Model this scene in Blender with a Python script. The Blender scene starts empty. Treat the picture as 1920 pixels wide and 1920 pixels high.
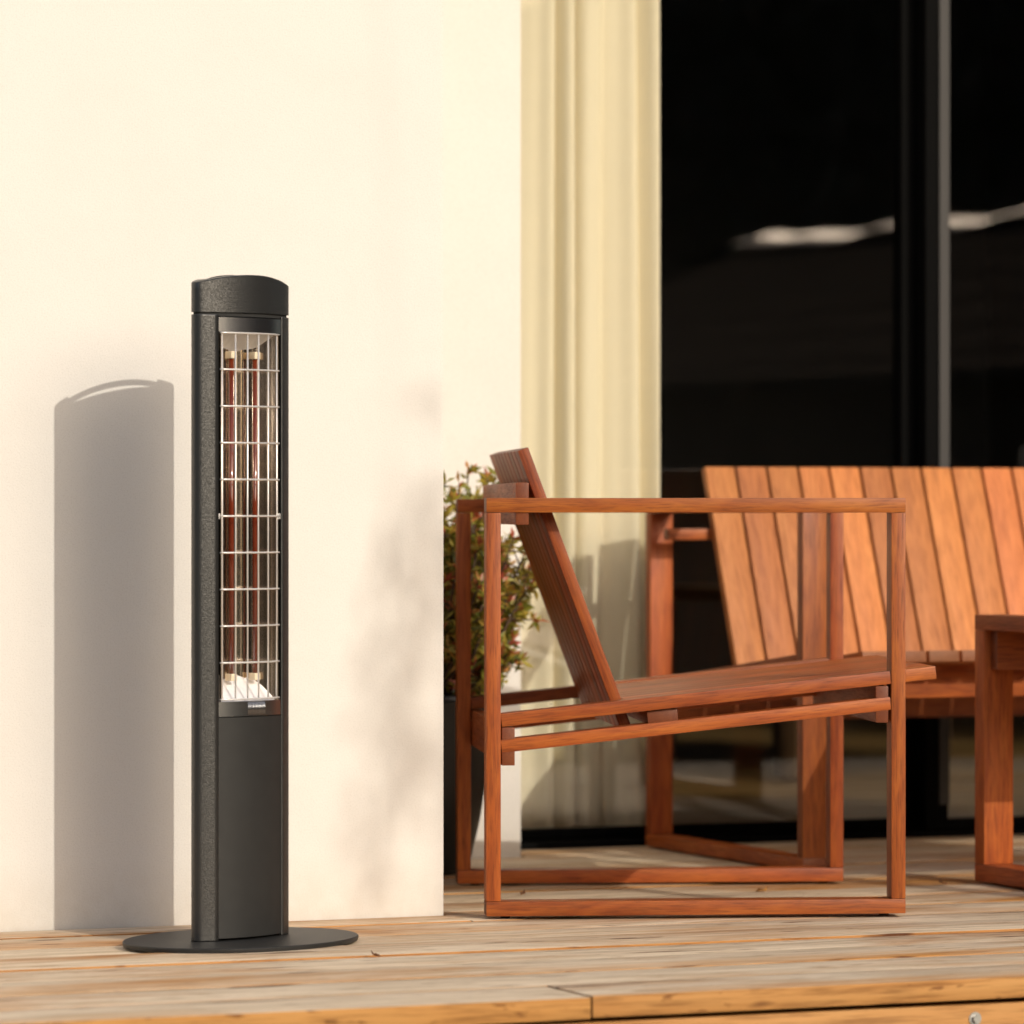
import bpy, bmesh, math, random
from mathutils import Vector, Matrix

random.seed(11)
SC = bpy.context.scene
COL = SC.collection
R = math.radians

# ------------------------------------------------------------------ camera
EYE = 0.608
cam_d = bpy.data.cameras.new("camera")
cam = bpy.data.objects.new("camera", cam_d)
COL.objects.link(cam)
cam.location = (0, 0, EYE)
cam.rotation_euler = (R(90), 0, 0)
cam_d.sensor_width = 36.0
cam_d.lens = 160.0
cam_d.clip_start = 0.1
cam_d.clip_end = 3000
cam_d.dof.use_dof = True
cam_d.dof.focus_distance = 6.6
cam_d.dof.aperture_fstop = 4.5
SC.camera = cam

# ------------------------------------------------------------------ light
SUN_EL, SUN_AZ = 25.8, 39.3          # azimuth: degrees to the right of straight behind the camera
sx, sy = math.sin(R(SUN_AZ)), -math.cos(R(SUN_AZ))     # horizontal direction to the sun
W = bpy.data.worlds.new("World")
SC.world = W
W.use_nodes = True
nt = W.node_tree
bg = nt.nodes["Background"]
sky = nt.nodes.new("ShaderNodeTexSky")
sky.sky_type = 'NISHITA'
sky.sun_disc = False
sky.sun_elevation = R(SUN_EL)
sky.sun_rotation = math.atan2(sx, sy)
sky.air_density = 1.0
sky.dust_density = 4.2
sky.ozone_density = 1.0
nt.links.new(sky.outputs[0], bg.inputs[0])
bg.inputs[1].default_value = 0.15
sd = bpy.data.lights.new("sun", 'SUN')
sd.energy = 2.0
sd.angle = R(0.5)
sd.color = (1.0, 0.925, 0.80)
sun = bpy.data.objects.new("sun", sd)
COL.objects.link(sun)
to_sun = Vector((sx * math.cos(R(SUN_EL)), sy * math.cos(R(SUN_EL)), math.sin(R(SUN_EL))))
sun.rotation_euler = to_sun.to_track_quat('Z', 'Y').to_euler()
sun.location = to_sun * 20
vs = SC.view_settings
vs.view_transform = 'Standard'
vs.look = 'None'
vs.exposure = 0.08
vs.gamma = 1.0

# ------------------------------------------------------------------ helpers
def tag(o, label=None, cat=None, group=None, kind=None):
    if label: o["label"] = label
    if cat: o["category"] = cat
    if group: o["group"] = group
    if kind: o["kind"] = kind
    return o

def empty(name, loc=(0, 0, 0), rz=0.0, parent=None):
    o = bpy.data.objects.new(name, None)
    o.empty_display_size = 0.1
    COL.objects.link(o)
    o.location = loc
    o.rotation_euler = (0, 0, rz)
    if parent: o.parent = parent
    return o

def link(name, me, mat=None, parent=None):
    o = bpy.data.objects.new(name, me)
    COL.objects.link(o)
    if mat and not me.materials: me.materials.append(mat)
    if parent: o.parent = parent
    return o

def from_bm(name, bm, mat=None, parent=None, smooth=False):
    me = bpy.data.meshes.new(name)
    bm.normal_update()
    bm.to_mesh(me)
    bm.free()
    if smooth:
        for p in me.polygons: p.use_smooth = True
    return link(name, me, mat, parent)

def from_py(name, verts, faces, mat=None, parent=None, smooth=False):
    me = bpy.data.meshes.new(name)
    me.from_pydata(verts, [], faces)
    me.update()
    if smooth:
        for p in me.polygons: p.use_smooth = True
    return link(name, me, mat, parent)

_boxes = {}
def box_mesh(l, w, h, bev, mat):
    key = (round(l, 4), round(w, 4), round(h, 4), round(bev, 4), mat.name)
    if key in _boxes: return _boxes[key]
    bm = bmesh.new()
    bmesh.ops.create_cube(bm, size=1.0)
    for v in bm.verts:
        v.co = Vector((v.co.x * l, v.co.y * w, v.co.z * h))
    if bev > 0:
        bmesh.ops.bevel(bm, geom=bm.edges[:], offset=bev, segments=2, profile=0.6, affect='EDGES')
    me = bpy.data.meshes.new("box")
    bm.to_mesh(me); bm.free()
    for p in me.polygons: p.use_smooth = True
    me.materials.append(mat)
    try: me.set_sharp_from_angle(angle=R(40))
    except Exception: pass
    _boxes[key] = me
    return me

def member(name, p0, p1, w, h, mat, parent=None, up=(0, 0, 1), bev=0.0015, roll=0.0):
    """box bar whose long axis (local X) runs p0->p1, h along up, w across"""
    p0, p1, up = Vector(p0), Vector(p1), Vector(up)
    x = (p1 - p0); l = x.length; x.normalize()
    y = up.cross(x).normalized(); z = x.cross(y)
    o = link(name, box_mesh(l, w, h, bev, mat), None, parent)
    m = Matrix((x, y, z)).transposed().to_4x4()
    m.translation = (p0 + p1) / 2
    if roll: m = m @ Matrix.Rotation(roll, 4, 'X')
    o.matrix_local = m
    return o

def block(name, lo, hi, mat, parent=None, bev=0.0):
    """axis aligned box in the parent's frame, grain along its longest axis"""
    lo, hi = Vector(lo), Vector(hi)
    d = hi - lo; c = (lo + hi) / 2
    ax = max(range(3), key=lambda i: d[i])
    a = c.copy(); b = c.copy(); a[ax] = lo[ax]; b[ax] = hi[ax]
    if ax == 2: return member(name, a, b, d[1], d[0], mat, parent, up=(1, 0, 0), bev=bev)
    if ax == 1: return member(name, a, b, d[0], d[2], mat, parent, bev=bev)
    return member(name, a, b, d[1], d[2], mat, parent, bev=bev)

def tube_bm(bm, pts, r, seg=8, cap=True):
    """round wire along a polyline; r may be a list"""
    pts = [Vector(p) for p in pts]
    rings = []
    n = len(pts)
    prev = None
    for i, p in enumerate(pts):
        d = (pts[min(i + 1, n - 1)] - pts[max(i - 1, 0)]).normalized()
        a = Vector((0, 0, 1)) if abs(d.z) < 0.9 else Vector((1, 0, 0))
        if prev is not None: a = prev
        u = (a - d * a.dot(d)).normalized(); w_ = d.cross(u); prev = u
        rr = r[i] if isinstance(r, (list, tuple)) else r
        rings.append([bm.verts.new(p + (u * math.cos(2 * math.pi * k / seg) + w_ * math.sin(2 * math.pi * k / seg)) * rr) for k in range(seg)])
    for i in range(n - 1):
        for k in range(seg):
            bm.faces.new((rings[i][k], rings[i][(k + 1) % seg], rings[i + 1][(k + 1) % seg], rings[i + 1][k]))
    if cap:
        bm.faces.new(rings[0][::-1]); bm.faces.new(rings[-1])

def tube(name, pts, r, mat, parent=None, seg=8):
    bm = bmesh.new(); tube_bm(bm, pts, r, seg)
    return from_bm(name, bm, mat, parent, smooth=True)

# ------------------------------------------------------------------ materials
def new_mat(name):
    m = bpy.data.materials.new(name); m.use_nodes = True
    t = m.node_tree
    return m, t, t.nodes["Principled BSDF"], t.nodes["Material Output"]

def nd(t, typ, **kw):
    n = t.nodes.new(typ)
    for k, v in kw.items():
        if k == 'inp':
            for i, val in v.items(): n.inputs[i].default_value = val
        else: setattr(n, k, v)
    return n

def ramp(t, stops, interp='LINEAR'):
    n = t.nodes.new("ShaderNodeValToRGB")
    e = n.color_ramp; e.interpolation = interp
    while len(e.elements) < len(stops): e.elements.new(0.5)
    for el, (p, c) in zip(e.elements, stops):
        el.position = p; el.color = (*c, 1) if len(c) == 3 else c
    return n

def mixc(t, fac, a, b, mode='MIX'):
    n = t.nodes.new("ShaderNodeMix"); n.data_type = 'RGBA'; n.blend_type = mode
    L = t.links
    for sock, val in ((n.inputs[0], fac), (n.inputs[6], a), (n.inputs[7], b)):
        if hasattr(val, "is_output"): L.new(val, sock)
        elif isinstance(val, (int, float)): sock.default_value = val
        else: sock.default_value = (*val, 1)
    return n.outputs[2]

def simple(name, col, rough=0.6, metal=0.0, bump=0.0, bscale=200.0, var=0.0, spec=None, coat=0.0):
    m, t, p, o = new_mat(name)
    p.inputs["Base Color"].default_value = (*col, 1)
    p.inputs["Roughness"].default_value = rough
    p.inputs["Metallic"].default_value = metal
    if spec is not None: p.inputs["Specular IOR Level"].default_value = spec
    if coat: p.inputs["Coat Weight"].default_value = coat
    tc = nd(t, "ShaderNodeTexCoord")
    if bump or var:
        n = nd(t, "ShaderNodeTexNoise", inp={"Scale": bscale, "Detail": 4.0})
        t.links.new(tc.outputs["Object"], n.inputs["Vector"])
        if bump:
            b = nd(t, "ShaderNodeBump", inp={"Strength": bump, "Distance": 0.002})
            t.links.new(n.outputs[0], b.inputs["Height"]); t.links.new(b.outputs[0], p.inputs["Normal"])
        if var:
            n2 = nd(t, "ShaderNodeTexNoise", inp={"Scale": bscale * 0.05, "Detail": 5.0})
            t.links.new(tc.outputs["Object"], n2.inputs["Vector"])
            rr = ramp(t, [(0.3, tuple(c * (1 - var) for c in col)), (0.7, tuple(min(1, c * (1 + var)) for c in col))])
            t.links.new(n2.outputs[0], rr.inputs[0]); t.links.new(rr.outputs[0], p.inputs["Base Color"])
    return m

def wood(name, dark, mid, light, rough=0.5, ring=1.0, weather=None, var=0.25, bump=0.15, gscale=1.0):
    """grain along local X of each bar, different on every bar"""
    m, t, p, o = new_mat(name)
    L = t.links
    tc = nd(t, "ShaderNodeTexCoord")
    oi = nd(t, "ShaderNodeObjectInfo")
    off = nd(t, "ShaderNodeVectorMath", operation='SCALE', inp={0: (37.0, 11.3, 23.7)})
    L.new(oi.outputs["Random"], off.inputs["Scale"])
    add = nd(t, "ShaderNodeVectorMath", operation='ADD')
    L.new(tc.outputs["Object"], add.inputs[0]); L.new(off.outputs[0], add.inputs[1])
    def noise(scale, detail=3.0, rough_=0.55, dist=0.0):
        mp = nd(t, "ShaderNodeMapping", inp={"Scale": scale})
        L.new(add.outputs[0], mp.inputs["Vector"])
        n = nd(t, "ShaderNodeTexNoise", inp={"Scale": 1.0, "Detail": detail, "Roughness": rough_, "Distortion": dist})
        L.new(mp.outputs[0], n.inputs["Vector"])
        return n.outputs[0]
    g = gscale
    broad = noise((3.0 * g, 26 * g, 26 * g), 4.0, 0.6, 0.6)
    fine = noise((14 * g, 260 * g, 260 * g), 3.0, 0.65)
    # cathedral rings: thresholded bands of a slow noise field
    slow = noise((2.2 * g, 14 * g, 14 * g), 1.5, 0.4, 0.3)
    mul = nd(t, "ShaderNodeMath", operation='MULTIPLY', inp={1: 60.0 * ring}); L.new(slow, mul.inputs[0])
    sn = nd(t, "ShaderNodeMath", operation='SINE'); L.new(mul.outputs[0], sn.inputs[0])
    bands = nd(t, "ShaderNodeMapRange", inp={1: -1.0, 2: 1.0, 3: 0.0, 4: 1.0}); L.new(sn.outputs[0], bands.inputs[0])
    c1 = ramp(t, [(0.22, dark), (0.5, mid), (0.80, light)]); L.new(broad, c1.inputs[0])
    rg = ramp(t, [(0.0, tuple(c * 0.62 for c in mid)), (0.16, mid), (1.0, light)]); L.new(bands.outputs[0], rg.inputs[0])
    col = mixc(t, 0.22, c1.outputs[0], rg.outputs[0])
    fr = ramp(t, [(0.34, (0.50, 0.44, 0.40)), (0.52, (1, 1, 1))]); L.new(fine, fr.inputs[0])
    col = mixc(t, 0.78, col, fr.outputs[0], 'MULTIPLY')
    # bar to bar change of tone
    hv = nd(t, "ShaderNodeHueSaturation")
    r1 = nd(t, "ShaderNodeMapRange", inp={1: 0.0, 2: 1.0, 3: 1 - var, 4: 1 + var * 0.6}); L.new(oi.outputs["Random"], r1.inputs[0])
    fx = nd(t, "ShaderNodeMath", operation='FRACT'); mm = nd(t, "ShaderNodeMath", operation='MULTIPLY', inp={1: 17.31})
    L.new(oi.outputs["Random"], mm.inputs[0]); L.new(mm.outputs[0], fx.inputs[0])
    r2 = nd(t, "ShaderNodeMapRange", inp={1: 0.0, 2: 1.0, 3: 0.496, 4: 0.506}); L.new(fx.outputs[0], r2.inputs[0])
    L.new(col, hv.inputs["Color"]); L.new(r1.outputs[0], hv.inputs["Value"]); L.new(r2.outputs[0], hv.inputs["Hue"])
    col = hv.outputs[0]
    sxn = nd(t, "ShaderNodeSeparateXYZ"); L.new(tc.outputs["Normal"], sxn.inputs[0])
    ab = nd(t, "ShaderNodeMath", operation='ABSOLUTE'); L.new(sxn.outputs[0], ab.inputs[0])
    eg = nd(t, "ShaderNodeMapRange", inp={1: 0.85, 2: 0.95, 3: 0.0, 4: 0.75}); L.new(ab.outputs[0], eg.inputs[0])
    col = mixc(t, eg.outputs[0], col, tuple(c * 0.30 + 0.012 for c in mid))
    if weather:
        wcol, wcol2, amount = weather
        wn = noise((1.3, 5, 9), 5.0, 0.62, 0.4)
        wr = ramp(t, [(amount - 0.12, (0, 0, 0)), (amount + 0.10, (1, 1, 1))]); L.new(wn, wr.inputs[0])
        wf = noise((5, 90, 90), 4.0, 0.6)
        wc = ramp(t, [(0.32, wcol2), (0.62, wcol)]); L.new(wf, wc.inputs[0])
        # only the upper faces are bleached; the sawn edges keep their warm colour
        sx_ = nd(t, "ShaderNodeSeparateXYZ"); L.new(tc.outputs["Normal"], sx_.inputs[0])
        tp = nd(t, "ShaderNodeMapRange", inp={1: 0.35, 2: 0.9, 3: 1.0, 4: 0.0}); L.new(sx_.outputs[2], tp.inputs[0])
        mxv = nd(t, "ShaderNodeMath", operation='MAXIMUM'); L.new(tp.outputs[0], mxv.inputs[0]); L.new(wr.outputs[0], mxv.inputs[1])
        col = mixc(t, mxv.outputs[0], wc.outputs[0], col)
        # dark specks and checks in the weathered boards
        kn = noise((5.5, 34, 20), 2.0, 0.5)
        kr = ramp(t, [(0.285, (0.20, 0.11, 0.06)), (0.33, (1, 1, 1))]); L.new(kn, kr.inputs[0])
        col = mixc(t, 0.9, col, kr.outputs[0], 'MULTIPLY')
        kn2 = noise((16, 120, 60), 3.0, 0.6)
        kr2 = ramp(t, [(0.31, (0.35, 0.24, 0.15)), (0.38, (1, 1, 1))]); L.new(kn2, kr2.inputs[0])
        col = mixc(t, 0.8, col, kr2.outputs[0], 'MULTIPLY')
    L.new(col, p.inputs["Base Color"])
    rr = nd(t, "ShaderNodeMapRange", inp={1: 0.3, 2: 0.7, 3: rough + 0.1, 4: rough - 0.06}); L.new(fine, rr.inputs[0])
    L.new(rr.outputs[0], p.inputs["Roughness"])
    b = nd(t, "ShaderNodeBump", inp={"Strength": bump, "Distance": 0.0012}); L.new(fine, b.inputs["Height"])
    b2 = nd(t, "ShaderNodeBump", inp={"Strength": bump * 0.8, "Distance": 0.003}); L.new(broad, b2.inputs["Height"])
    L.new(b.outputs[0], b2.inputs["Normal"]); L.new(b2.outputs[0], p.inputs["Normal"])
    p.inputs["Specular IOR Level"].default_value = 0.35
    return m

M = {}
M['teak'] = wood("teak", (0.17, 0.031, 0.0075), (0.35, 0.078, 0.0145), (0.49, 0.142, 0.024), rough=0.44, var=0.30, gscale=1.7, ring=0.8)
M['teak_pale'] = wood("pale_teak", (0.34, 0.102, 0.027), (0.50, 0.165, 0.043), (0.58, 0.215, 0.062), rough=0.55, var=0.24, gscale=1.5)
M['deck'] = wood("deck_wood", (0.34, 0.145, 0.04), (0.47, 0.215, 0.06), (0.57, 0.30, 0.10), rough=0.75, var=0.10, bump=0.5,
                 weather=((0.73, 0.605, 0.455), (0.42, 0.32, 0.21), 0.575), gscale=0.6)
M['fascia'] = wood("fascia_wood", (0.38, 0.165, 0.045), (0.50, 0.24, 0.066), (0.58, 0.31, 0.10), rough=0.6, var=0.08, bump=0.2, gscale=0.6)
M['floor_wood'] = wood("interior_floor_wood", (0.12, 0.07, 0.022), (0.17, 0.10, 0.033), (0.22, 0.135, 0.05), rough=0.4, var=0.2, gscale=0.6)
M['oak'] = wood("oak", (0.04, 0.02, 0.008), (0.06, 0.03, 0.012), (0.08, 0.042, 0.018), rough=0.5, var=0.1)
M['rubber'] = simple("black_rubber", (0.015, 0.015, 0.015), 0.8)
M['black_alu'] = simple("black_aluminium", (0.003, 0.003, 0.003), 0.7, 0.0, spec=0.04)
M['grey_alu'] = simple("grey_aluminium", (0.026, 0.024, 0.023), 0.6, 0.0)
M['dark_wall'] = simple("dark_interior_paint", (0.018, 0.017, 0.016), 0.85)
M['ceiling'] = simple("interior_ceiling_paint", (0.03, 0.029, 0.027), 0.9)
M['steel'] = simple("galvanised_steel", (0.45, 0.44, 0.42), 0.45, 0.9, bump=0.2, bscale=300)
M['roofing'] = simple("grey_roofing", (0.12, 0.12, 0.12), 0.85, bump=0.3, bscale=60)

def plaster():
    m, t, p, o = new_mat("white_plaster"); L = t.links
    tc = nd(t, "ShaderNodeTexCoord")
    def n(s, d=4.0, r=0.6):
        x = nd(t, "ShaderNodeTexNoise", inp={"Scale": s, "Detail": d, "Roughness": r}); L.new(tc.outputs["Object"], x.inputs["Vector"]); return x.outputs[0]
    big = n(2.2, 5.0)
    r = ramp(t, [(0.3, (0.715, 0.688, 0.645)), (0.7, (0.73, 0.704, 0.662))]); L.new(big, r.inputs[0])
    sp = n(420, 2.0); r2 = ramp(t, [(0.33, (0.93, 0.925, 0.92)), (0.5, (1, 1, 1))]); L.new(sp, r2.inputs[0])
    c0 = mixc(t, 1.0, r.outputs[0], r2.outputs[0], 'MULTIPLY')
    # splash dirt along the foot of the wall
    sz = nd(t, "ShaderNodeSeparateXYZ"); L.new(tc.outputs["Object"], sz.inputs[0])
    hz = nd(t, "ShaderNodeMapRange", inp={1: 0.0, 2: 0.10, 3: 0.75, 4: 0.0}); L.new(sz.outputs[2], hz.inputs[0])
    dn = nd(t, "ShaderNodeMath", operation='MULTIPLY'); L.new(hz.outputs[0], dn.inputs[0]); L.new(n(26, 5.0), dn.inputs[1])
    c1 = mixc(t, dn.outputs[0], c0, (0.52, 0.46, 0.38))
    fl = n(5.5, 6.0, 0.7); fr_ = ramp(t, [(0.36, (0.985, 0.983, 0.98)), (0.56, (1, 1, 1))]); L.new(fl, fr_.inputs[0])
    L.new(mixc(t, 1.0, c1, fr_.outputs[0], 'MULTIPLY'), p.inputs["Base Color"])
    p.inputs["Roughness"].default_value = 0.9
    p.inputs["Specular IOR Level"].default_value = 0.2
    b = nd(t, "ShaderNodeBump", inp={"Strength": 0.22, "Distance": 0.0012}); L.new(n(330, 3.0, 0.7), b.inputs["Height"])
    b2 = nd(t, "ShaderNodeBump", inp={"Strength": 0.12, "Distance": 0.01}); L.new(n(9, 3.0), b2.inputs["Height"]); L.new(b.outputs[0], b2.inputs["Normal"])
    L.new(b2.outputs[0], p.inputs["Normal"])
    return m
M['plaster'] = plaster()

def powder():
    """black powder coat with tiny metallic flakes that glint near the highlight"""
    m, t, p, o = new_mat("black_powder_coat"); L = t.links
    tc = nd(t, "ShaderNodeTexCoord")
    p.inputs["Base Color"].default_value = (0.014, 0.014, 0.0135, 1)
    vo = nd(t, "ShaderNodeTexVoronoi", inp={"Scale": 1700.0}); L.new(tc.outputs["Object"], vo.inputs["Vector"])
    sub = nd(t, "ShaderNodeVectorMath", operation='SUBTRACT', inp={1: (0.5, 0.5, 0.5)}); L.new(vo.outputs["Color"], sub.inputs[0])
    sc = nd(t, "ShaderNodeVectorMath", operation='SCALE', inp={"Scale": 0.20}); L.new(sub.outputs[0], sc.inputs[0])
    ge = nd(t, "ShaderNodeNewGeometry")
    ad = nd(t, "ShaderNodeVectorMath", operation='ADD'); L.new(ge.outputs["Normal"], ad.inputs[0]); L.new(sc.outputs[0], ad.inputs[1])
    no = nd(t, "ShaderNodeVectorMath", operation='NORMALIZE'); L.new(ad.outputs[0], no.inputs[0])
    L.new(no.outputs[0], p.inputs["Normal"])
    p.inputs["Roughness"].default_value = 0.36
    p.inputs["Specular IOR Level"].default_value = 0.8
    return m
M['powder'] = powder()
M['panel'] = simple("satin_black_panel", (0.016, 0.016, 0.0155), 0.5, 0.0, bump=0.12, bscale=900, var=0.12, spec=0.4)
M['trim'] = simple("dark_chrome_trim", (0.36, 0.36, 0.37), 0.26, 1.0)
M['mirror'] = simple("polished_reflector", (0.66, 0.55, 0.44), 0.15, 1.0, bump=0.06, bscale=40)
M['endplate'] = simple("bare_aluminium_plate", (0.80, 0.80, 0.82), 0.5, 0.25)
M['wire'] = simple("nickel_wire", (0.80, 0.78, 0.76), 0.35, 0.6)
M['ceramic'] = simple("cream_ceramic", (0.72, 0.62, 0.45), 0.6)
M['pot'] = simple("dark_glazed_pot", (0.012, 0.014, 0.012), 0.35, bump=0.1, bscale=30)
M['soil'] = simple("soil", (0.03, 0.02, 0.013), 0.95, bump=0.6, bscale=60)
M['bark'] = simple("bark", (0.09, 0.055, 0.035), 0.9, bump=0.5, bscale=60, var=0.2)
M['grass'] = simple("lawn", (0.045, 0.06, 0.02), 0.95, bump=0.5, bscale=40, var=0.25)
M['fabric'] = simple("grey_fabric", (0.03, 0.03, 0.03), 0.95, bump=0.3, bscale=300)
M['shingle'] = simple("dark_shingle", (0.11, 0.08, 0.058), 1.0, bump=0.4, bscale=80, var=0.3, spec=0.0)
M['zinc'] = simple("zinc_ridge", (0.74, 0.62, 0.53), 0.30, 1.0, bump=0.5, bscale=9)

def tube_red():
    m, t, p, o = new_mat("ruby_quartz_tube")
    p.inputs["Base Color"].default_value = (0.13, 0.020, 0.007, 1)
    p.inputs["Roughness"].default_value = 0.06
    p.inputs["Coat Weight"].default_value = 0.6
    return m
M['ruby'] = tube_red()

def cloth():
    m, t, p, o = new_mat("cream_curtain"); L = t.links
    tc = nd(t, "ShaderNodeTexCoord")
    n = nd(t, "ShaderNodeTexNoise", inp={"Scale": 600.0, "Detail": 2.0}); L.new(tc.outputs["Object"], n.inputs["Vector"])
    r = ramp(t, [(0.3, (0.86, 0.78, 0.58)), (0.7, (0.91, 0.84, 0.65))]); L.new(n.outputs[0], r.inputs[0])
    d = nd(t, "ShaderNodeBsdfDiffuse"); tr = nd(t, "ShaderNodeBsdfTranslucent")
    L.new(r.outputs[0], d.inputs["Color"]); L.new(r.outputs[0], tr.inputs["Color"])
    mx = nd(t, "ShaderNodeMixShader", inp={0: 0.2}); L.new(d.outputs[0], mx.inputs[1]); L.new(tr.outputs[0], mx.inputs[2])
    L.new(mx.outputs[0], o.inputs["Surface"])
    return m
M['cloth'] = cloth()

def glass():
    """thin window pane: clear transmission plus mirror reflection that grows with the angle"""
    m, t, p, o = new_mat("window_glass"); L = t.links
    lw = nd(t, "ShaderNodeLayerWeight", inp={"Blend": 0.5})
    pw = nd(t, "ShaderNodeMath", operation='POWER', inp={1: 5.0}); L.new(lw.outputs["Facing"], pw.inputs[0])
    f = nd(t, "ShaderNodeMapRange", inp={1: 0.0, 2: 1.0, 3: 0.045, 4: 1.0}); L.new(pw.outputs[0], f.inputs[0])
    tr = nd(t, "ShaderNodeBsdfTransparent", inp={"Color": (0.985, 0.988, 0.98, 1)})
    gl = nd(t, "ShaderNodeBsdfGlossy", inp={"Roughness": 0.0})
    mx = nd(t, "ShaderNodeMixShader"); L.new(f.outputs[0], mx.inputs[0]); L.new(tr.outputs[0], mx.inputs[1]); L.new(gl.outputs[0], mx.inputs[2])
    L.new(mx.outputs[0], o.inputs["Surface"])
    return m
M['glass'] = glass()

def leafmat(name, stops, trans=0.35):
    m, t, p, o = new_mat(name); L = t.links
    at = nd(t, "ShaderNodeAttribute", attribute_name="tone")
    r = ramp(t, stops); L.new(at.outputs["Fac"], r.inputs[0])
    d = nd(t, "ShaderNodeBsdfDiffuse"); tr = nd(t, "ShaderNodeBsdfTranslucent"); g = nd(t, "ShaderNodeBsdfGlossy", inp={"Roughness": 0.35})
    L.new(r.outputs[0], d.inputs["Color"]); L.new(r.outputs[0], tr.inputs["Color"])
    mx = nd(t, "ShaderNodeMixShader", inp={0: trans}); L.new(d.outputs[0], mx.inputs[1]); L.new(tr.outputs[0], mx.inputs[2])
    m2 = nd(t, "ShaderNodeMixShader", inp={0: 0.06}); L.new(mx.outputs[0], m2.inputs[1]); L.new(g.outputs[0], m2.inputs[2])
    L.new(m2.outputs[0], o.inputs["Surface"])
    return m
M['shrub_leaf'] = leafmat("shrub_leaf", [(0.0, (0.07, 0.10, 0.014)), (0.30, (0.24, 0.24, 0.03)), (0.58, (0.50, 0.40, 0.06)), (0.8, (0.52, 0.18, 0.06)), (1.0, (0.52, 0.10, 0.07))])
M['tree_leaf'] = leafmat("tree_leaf", [(0.0, (0.03, 0.05, 0.012)), (1.0, (0.08, 0.11, 0.025))])
M['hedge_leaf'] = leafmat("hedge_leaf", [(0.0, (0.012, 0.02, 0.007)), (1.0, (0.035, 0.05, 0.015))], 0.08)
M['dry_leaf'] = simple("dry_leaf", (0.35, 0.16, 0.03), 0.7)
M['dry_leaf_brown'] = simple("dry_leaf_brown", (0.16, 0.06, 0.02), 0.7)

def leaves_mesh(name, items, mat, parent, kind="stuff"):
    """items: (pos, direction, length, width, tone); each leaf is a folded four-vertex-pair blade"""
    vs, fs, tone = [], [], []
    for pos, d, ln, wd, tn in items:
        d = d.normalized()
        a = Vector((random.uniform(-1, 1), random.uniform(-1, 1), random.uniform(-1, 1)))
        s = d.cross(a)
        if s.length < 1e-4: s = d.cross(Vector((0, 0, 1)))
        s.normalize(); nrm = s.cross(d)
        b = len(vs)
        mid = pos + d * ln * 0.5
        vs += [pos, mid + s * wd * 0.5 + nrm * wd * 0.18, pos + d * ln - nrm * wd * 0.2, mid - s * wd * 0.5 + nrm * wd * 0.18, mid]
        fs += [(b, b + 1, b + 4), (b + 1, b + 2, b + 4), (b + 2, b + 3, b + 4), (b + 3, b, b + 4)]
        tone += [tn] * 4
    o = from_py(name, vs, fs, mat, parent)
    at = o.data.attributes.new("tone", 'FLOAT', 'FACE')
    at.data.foreach_set("value", tone)
    if kind: o["kind"] = kind
    return o

# ------------------------------------------------------------------ house frame
TH = R(23.0)
HO = Vector((-0.102, 6.865, 0.0))
HU = Vector((math.cos(TH), math.sin(TH), 0)); HV = Vector((math.sin(TH), -math.cos(TH), 0))
# local frame of everything parallel to the house: x = along the front (right), y = INTO the house, z up
def house_empty(name):
    return empty(name, HO, TH)

DECK_EDGE = -1.142        # house-local y of the deck's front edge
REC = 1.013               # recessed wall face
WIN = 1.164               # plane of the sliding doors
WU = 0.559                # where the recessed wall ends and the glass begins
ROOF = 2.75

# ------------------------------------------------------------------ ground
g = from_py("ground", [(-400, -400, -0.36), (400, -400, -0.36), (400, 400, -0.36), (-400, 400, -0.36)], [(0, 1, 2, 3)], M['grass'])
tag(g, kind="structure")

# ------------------------------------------------------------------ deck
deck = tag(house_empty("wooden_deck"), kind="structure")
BW, GAP, TK = 0.145, 0.005, 0.028
y = DECK_EDGE
row = 0
while y < WIN - 0.02:
    y1 = min(y + BW, WIN - 0.006)
    x0, x1 = -2.6, 3.6
    if y1 > -0.006: x0 = 0.006
    if y1 > REC - 0.004 and y < REC:      # board that meets the recessed wall
        y1 = REC - 0.006
    elif y >= REC: x0 = WU + 0.01
    joints = {0: [0.0], 3: [1.35], 5: [-1.3], 8: [1.9], 11: [2.4]}.get(row, [])
    if row == 0:
        # the front board has its butt joint right of the heater
        joints = [-0.265]
    cuts = [x0] + [j for j in joints if x0 < j < x1] + [x1]
    if y < -0.03 < 0.0 < y1:              # board scribed to the wing wall on its left part
        member("plank", (-2.6, (y - 0.004) / 2, -TK / 2), (0.0045, (y - 0.004) / 2, -TK / 2), -0.004 - y, TK, M['deck'], deck, bev=0.0025)
    for a, b in zip(cuts, cuts[1:]):
        dz = random.uniform(-0.0022, 0.0010)
        if y1 - y > 0.02:
            member("plank", (a + 0.001, (y + y1) / 2, dz - TK / 2), (b - 0.001, (y + y1) / 2, dz - TK / 2 + random.uniform(-0.001, 0.001)), y1 - y, TK,
                   M['deck'], deck, bev=0.0025)
    y = REC + 0.002 if y < REC < y + BW else y + BW + GAP + random.uniform(-0.002, 0.003)
    row += 1
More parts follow.
